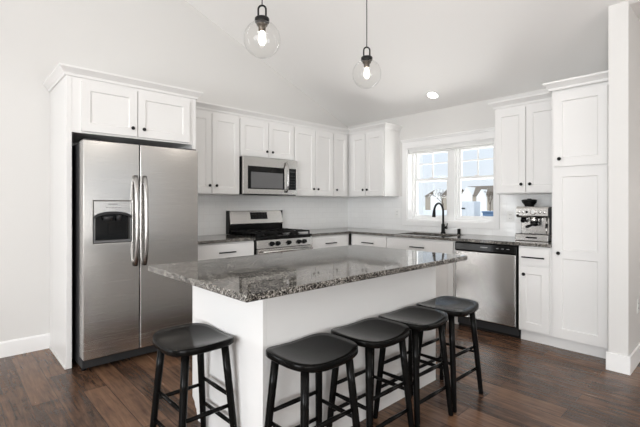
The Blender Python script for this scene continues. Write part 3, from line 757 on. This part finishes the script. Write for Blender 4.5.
# ------------------------------------------------------------------ pendants
def pendant(x, y, zg, label):
    zc = WB - SL*x
    t = thing('pendant_light', label, 'pendant lamp', (x, y, zg), 0, 'clear glass globe pendants over the island')
    R = .1; th0 = .30
    prof = [(R*math.sin(th), R*math.cos(th)) for th in [th0+(PI-th0)*k/30 for k in range(31)]]
    obj('glass_globe', lathe(prof, 48), 'globe', t)
    obj('cap', lathe([(0, .092), (.038, .092), (.040, .096), (.040, .113), (.036, .118), (0, .118)], 28), 'black', t)
    lp = [(-.021, 0, .112)] + [(-.021, 0, .155)] + [(-.021*math.cos(a), 0, .165+.021*math.sin(a)) for a in [PI*k/10 for k in range(11)]] + [(.021, 0, .155), (.021, 0, .112)]
    rt = Matrix.Rotation(-math.radians(43), 4, 'Z'); b = add_ring_tube(BM(), lp, .0052, 12); bmesh.ops.transform(b, matrix=rt, verts=b.verts); obj('loop', b, 'black', t)
    obj('cord', tube([(0, 0, .183), (0, 0, zc-zg-.02)], .0032, 10), 'dark_grey', t)
    cn = lathe([(0, -.028), (.058, -.028), (.062, -.022), (.062, 0), (0, 0)], 28, Matrix.Translation((0, 0, zc-zg+.001)) @ Matrix.Rotation(math.atan(SL), 4, 'Y')); obj('canopy', cn, 'black', t)
    sk = obj('socket', lathe([(0, .045), (.018, .045), (.020, .05), (.020, .072), (.030, .076), (.030, .086), (.018, .091), (0, .091)], 24), 'bronze', t)
    obj('bulb', lathe([(0, -.030), (.010, -.028), (.017, -.019), (.020, -.004), (.0185, .012), (.0135, .030), (.0115, .0445), (0, .0445)], 24), 'bulb', t)
    l = bpy.data.lights.new('bulb_glow', 'POINT'); l.energy = 3; l.color = (1, .93, .84); l.shadow_soft_size = .05
    o = bpy.data.objects.new('bulb_glow', l); C.objects.link(o); o.parent = t; o.location = (0, 0, -.07)
pendant(-3.243, -2.39, 2.166, 'clear globe pendant above the left end of the island')
pendant(-2.363, -2.39, 2.172, 'clear globe pendant above the right end of the island')
# recessed downlight
rxp, ryp = -.274, -1.636
t = thing('recessed_downlight', 'small round lit recessed light in the sloped ceiling', 'ceiling light', (rxp, ryp, WB-SL*rxp)); t.rotation_euler = (0, math.atan(SL), 0)
obj('trim_ring', lathe([(.062, -.002), (.062, -.006), (.080, -.004), (.082, -.0005), (.062, -.0005)], 36), 'trim', t)
obj('lens', lathe([(0, -.004), (.0615, -.004), (.0615, -.001), (0, -.001)], 36), 'led', t)

# ------------------------------------------------------------------ outside the window
M['snow'] = simple('pale_ground', (.82, .82, .80), .9, bump=.2, bscale=3)
M['siding'] = simple('white_siding', (.84, .83, .80), .7)
M['roofing'] = simple('brown_grey_shingles', (.20, .165, .13), .9, bump=.5, bscale=8)
M['bark'] = simple('bark', (.10, .072, .05), .9, bump=.5, bscale=20)
M['box_grey'] = simple('utility_grey', (.62, .645, .67), .5)
M['bin_blue'] = simple('bin_blue', (.10, .17, .28), .5)
M['tan'] = simple('tan_siding', (.38, .33, .27), .8)
GZ = -.45
g = struct('ground', box(.35, 300, -100, 300, GZ-.3, GZ), 'snow', 'pale sunlit ground outside the window')
def on(x, px):      # where the sight line through column px meets the plane x
    r = (px-319.74)/402.34; s, c = math.sin(math.radians(42.989)), math.cos(math.radians(42.989))
    dx, dy = s+r*c, c-r*s
    return -4.2206 + (x+4.5153)/dx*dy
def house(x, y, w_, d_, wh, rh, label, mat='siding', gables=(), grp=None):
    t = thing('house', label, 'house', (x, y, GZ), 0, grp)
    obj('walls', box(0, d_, -w_/2, w_/2, 0, wh), mat, t)
    o_ = .3
    obj('roof', prism([(-o_, wh-.1), (d_/2, wh+rh), (d_+o_, wh-.1)], 'y', -w_/2-o_, w_/2+o_), 'roofing', t)
    for gy, gw, gh in gables:
        gp = obj('front_gable', prism([(gy-gw/2, 0), (gy+gw/2, 0), (gy+gw/2, gh-gw*.72), (gy, gh), (gy-gw/2, gh-gw*.72)], 'x', -.6, d_/2), 'siding', t)
    return t
# near neighbour: its corner shows at the left of the left sash
yn = on(15.3, 430.5)
t = house(10, yn+4.3, 8, 5, 6.2, 2.2, 'tall white sided house close to the left sash')
def row_house(px0, px1, x, wh, rh, label, mat, gables):
    ya, yb = on(x, px0), on(x, px1); house(x, (ya+yb)/2, abs(ya-yb), 12, wh, rh, label, mat, gables, 'distant houses')
row_house(459, 489, 112, 4.6, 3.0, 'far house with brown roof and white gables behind the right sash', 'tan', [(2.0, 3.4, 7.2), (-2.6, 3.0, 6.3)])
row_house(425, 452, 112, 4.6, 2.2, 'far house with white gable seen through the left sash', 'tan', [(.6, 3.8, 6.9)])
def tree(x, y, h, label, seed):
    rnd = random.Random(seed); bm = BM()
    def br(p, d, L, r, n):
        q = p+d*L; add_ring_tube(bm, [p, (p+q)/2+Vector((rnd.uniform(-.05, .05)*L, rnd.uniform(-.05, .05)*L, 0)), q], [r, r*.8, r*.6], 6, False)
        if n == 0: return
        for k in range(3):
            d2 = (d+Vector((rnd.uniform(-.8, .8), rnd.uniform(-.8, .8), rnd.uniform(-.1, .5)))).normalized(); br(p+d*L*rnd.uniform(.6, 1), d2, L*.68, r*.55, n-1)
    br(Vector((0, 0, 0)), Vector((0, 0, 1)), h*.38, h*.022, 5)
    return tag(obj('bare_tree', bm, 'bark', loc=(x, y, GZ)), label, 'tree', 'bare trees outside')
tree(60, on(60, 443), 5.2, 'bare brown tree seen through the left sash', 3)
tree(60, on(60, 490), 4.4, 'bare brown tree at the right edge of the right sash', 5)
t = thing('utility_cabinet', 'grey-blue utility cabinet outside behind the right sash', 'utility box', (12, on(12, 466.5), GZ))
obj('housing', box(0, .6, -.33, .33, 0, 1.86), 'box_grey', t, .02); obj('cabinet_door', box(-.02, -.001, -.30, -.02, .15, 1.75), 'box_grey', t, .01); obj('cabinet_door', box(-.02, -.001, .02, .30, .15, 1.75), 'box_grey', t, .01)
obj('latch', box(-.04, -.021, .06, .24, 1.52, 1.58), 'dark_grey', t)
t = thing('recycling_bin', 'blue bin outside at the lower right of the window', 'bin', (12, on(12, 487.8), GZ))
b = BM(); add_prism(b, [(-.20, 0), (.20, 0), (.24, 1.38), (-.24, 1.38)], 'x', 0, .45); obj('tub', b, 'bin_blue', t, .02); obj('lid', box(-.04, .5, -.27, .27, 1.381, 1.44), 'bin_blue', t, .02)
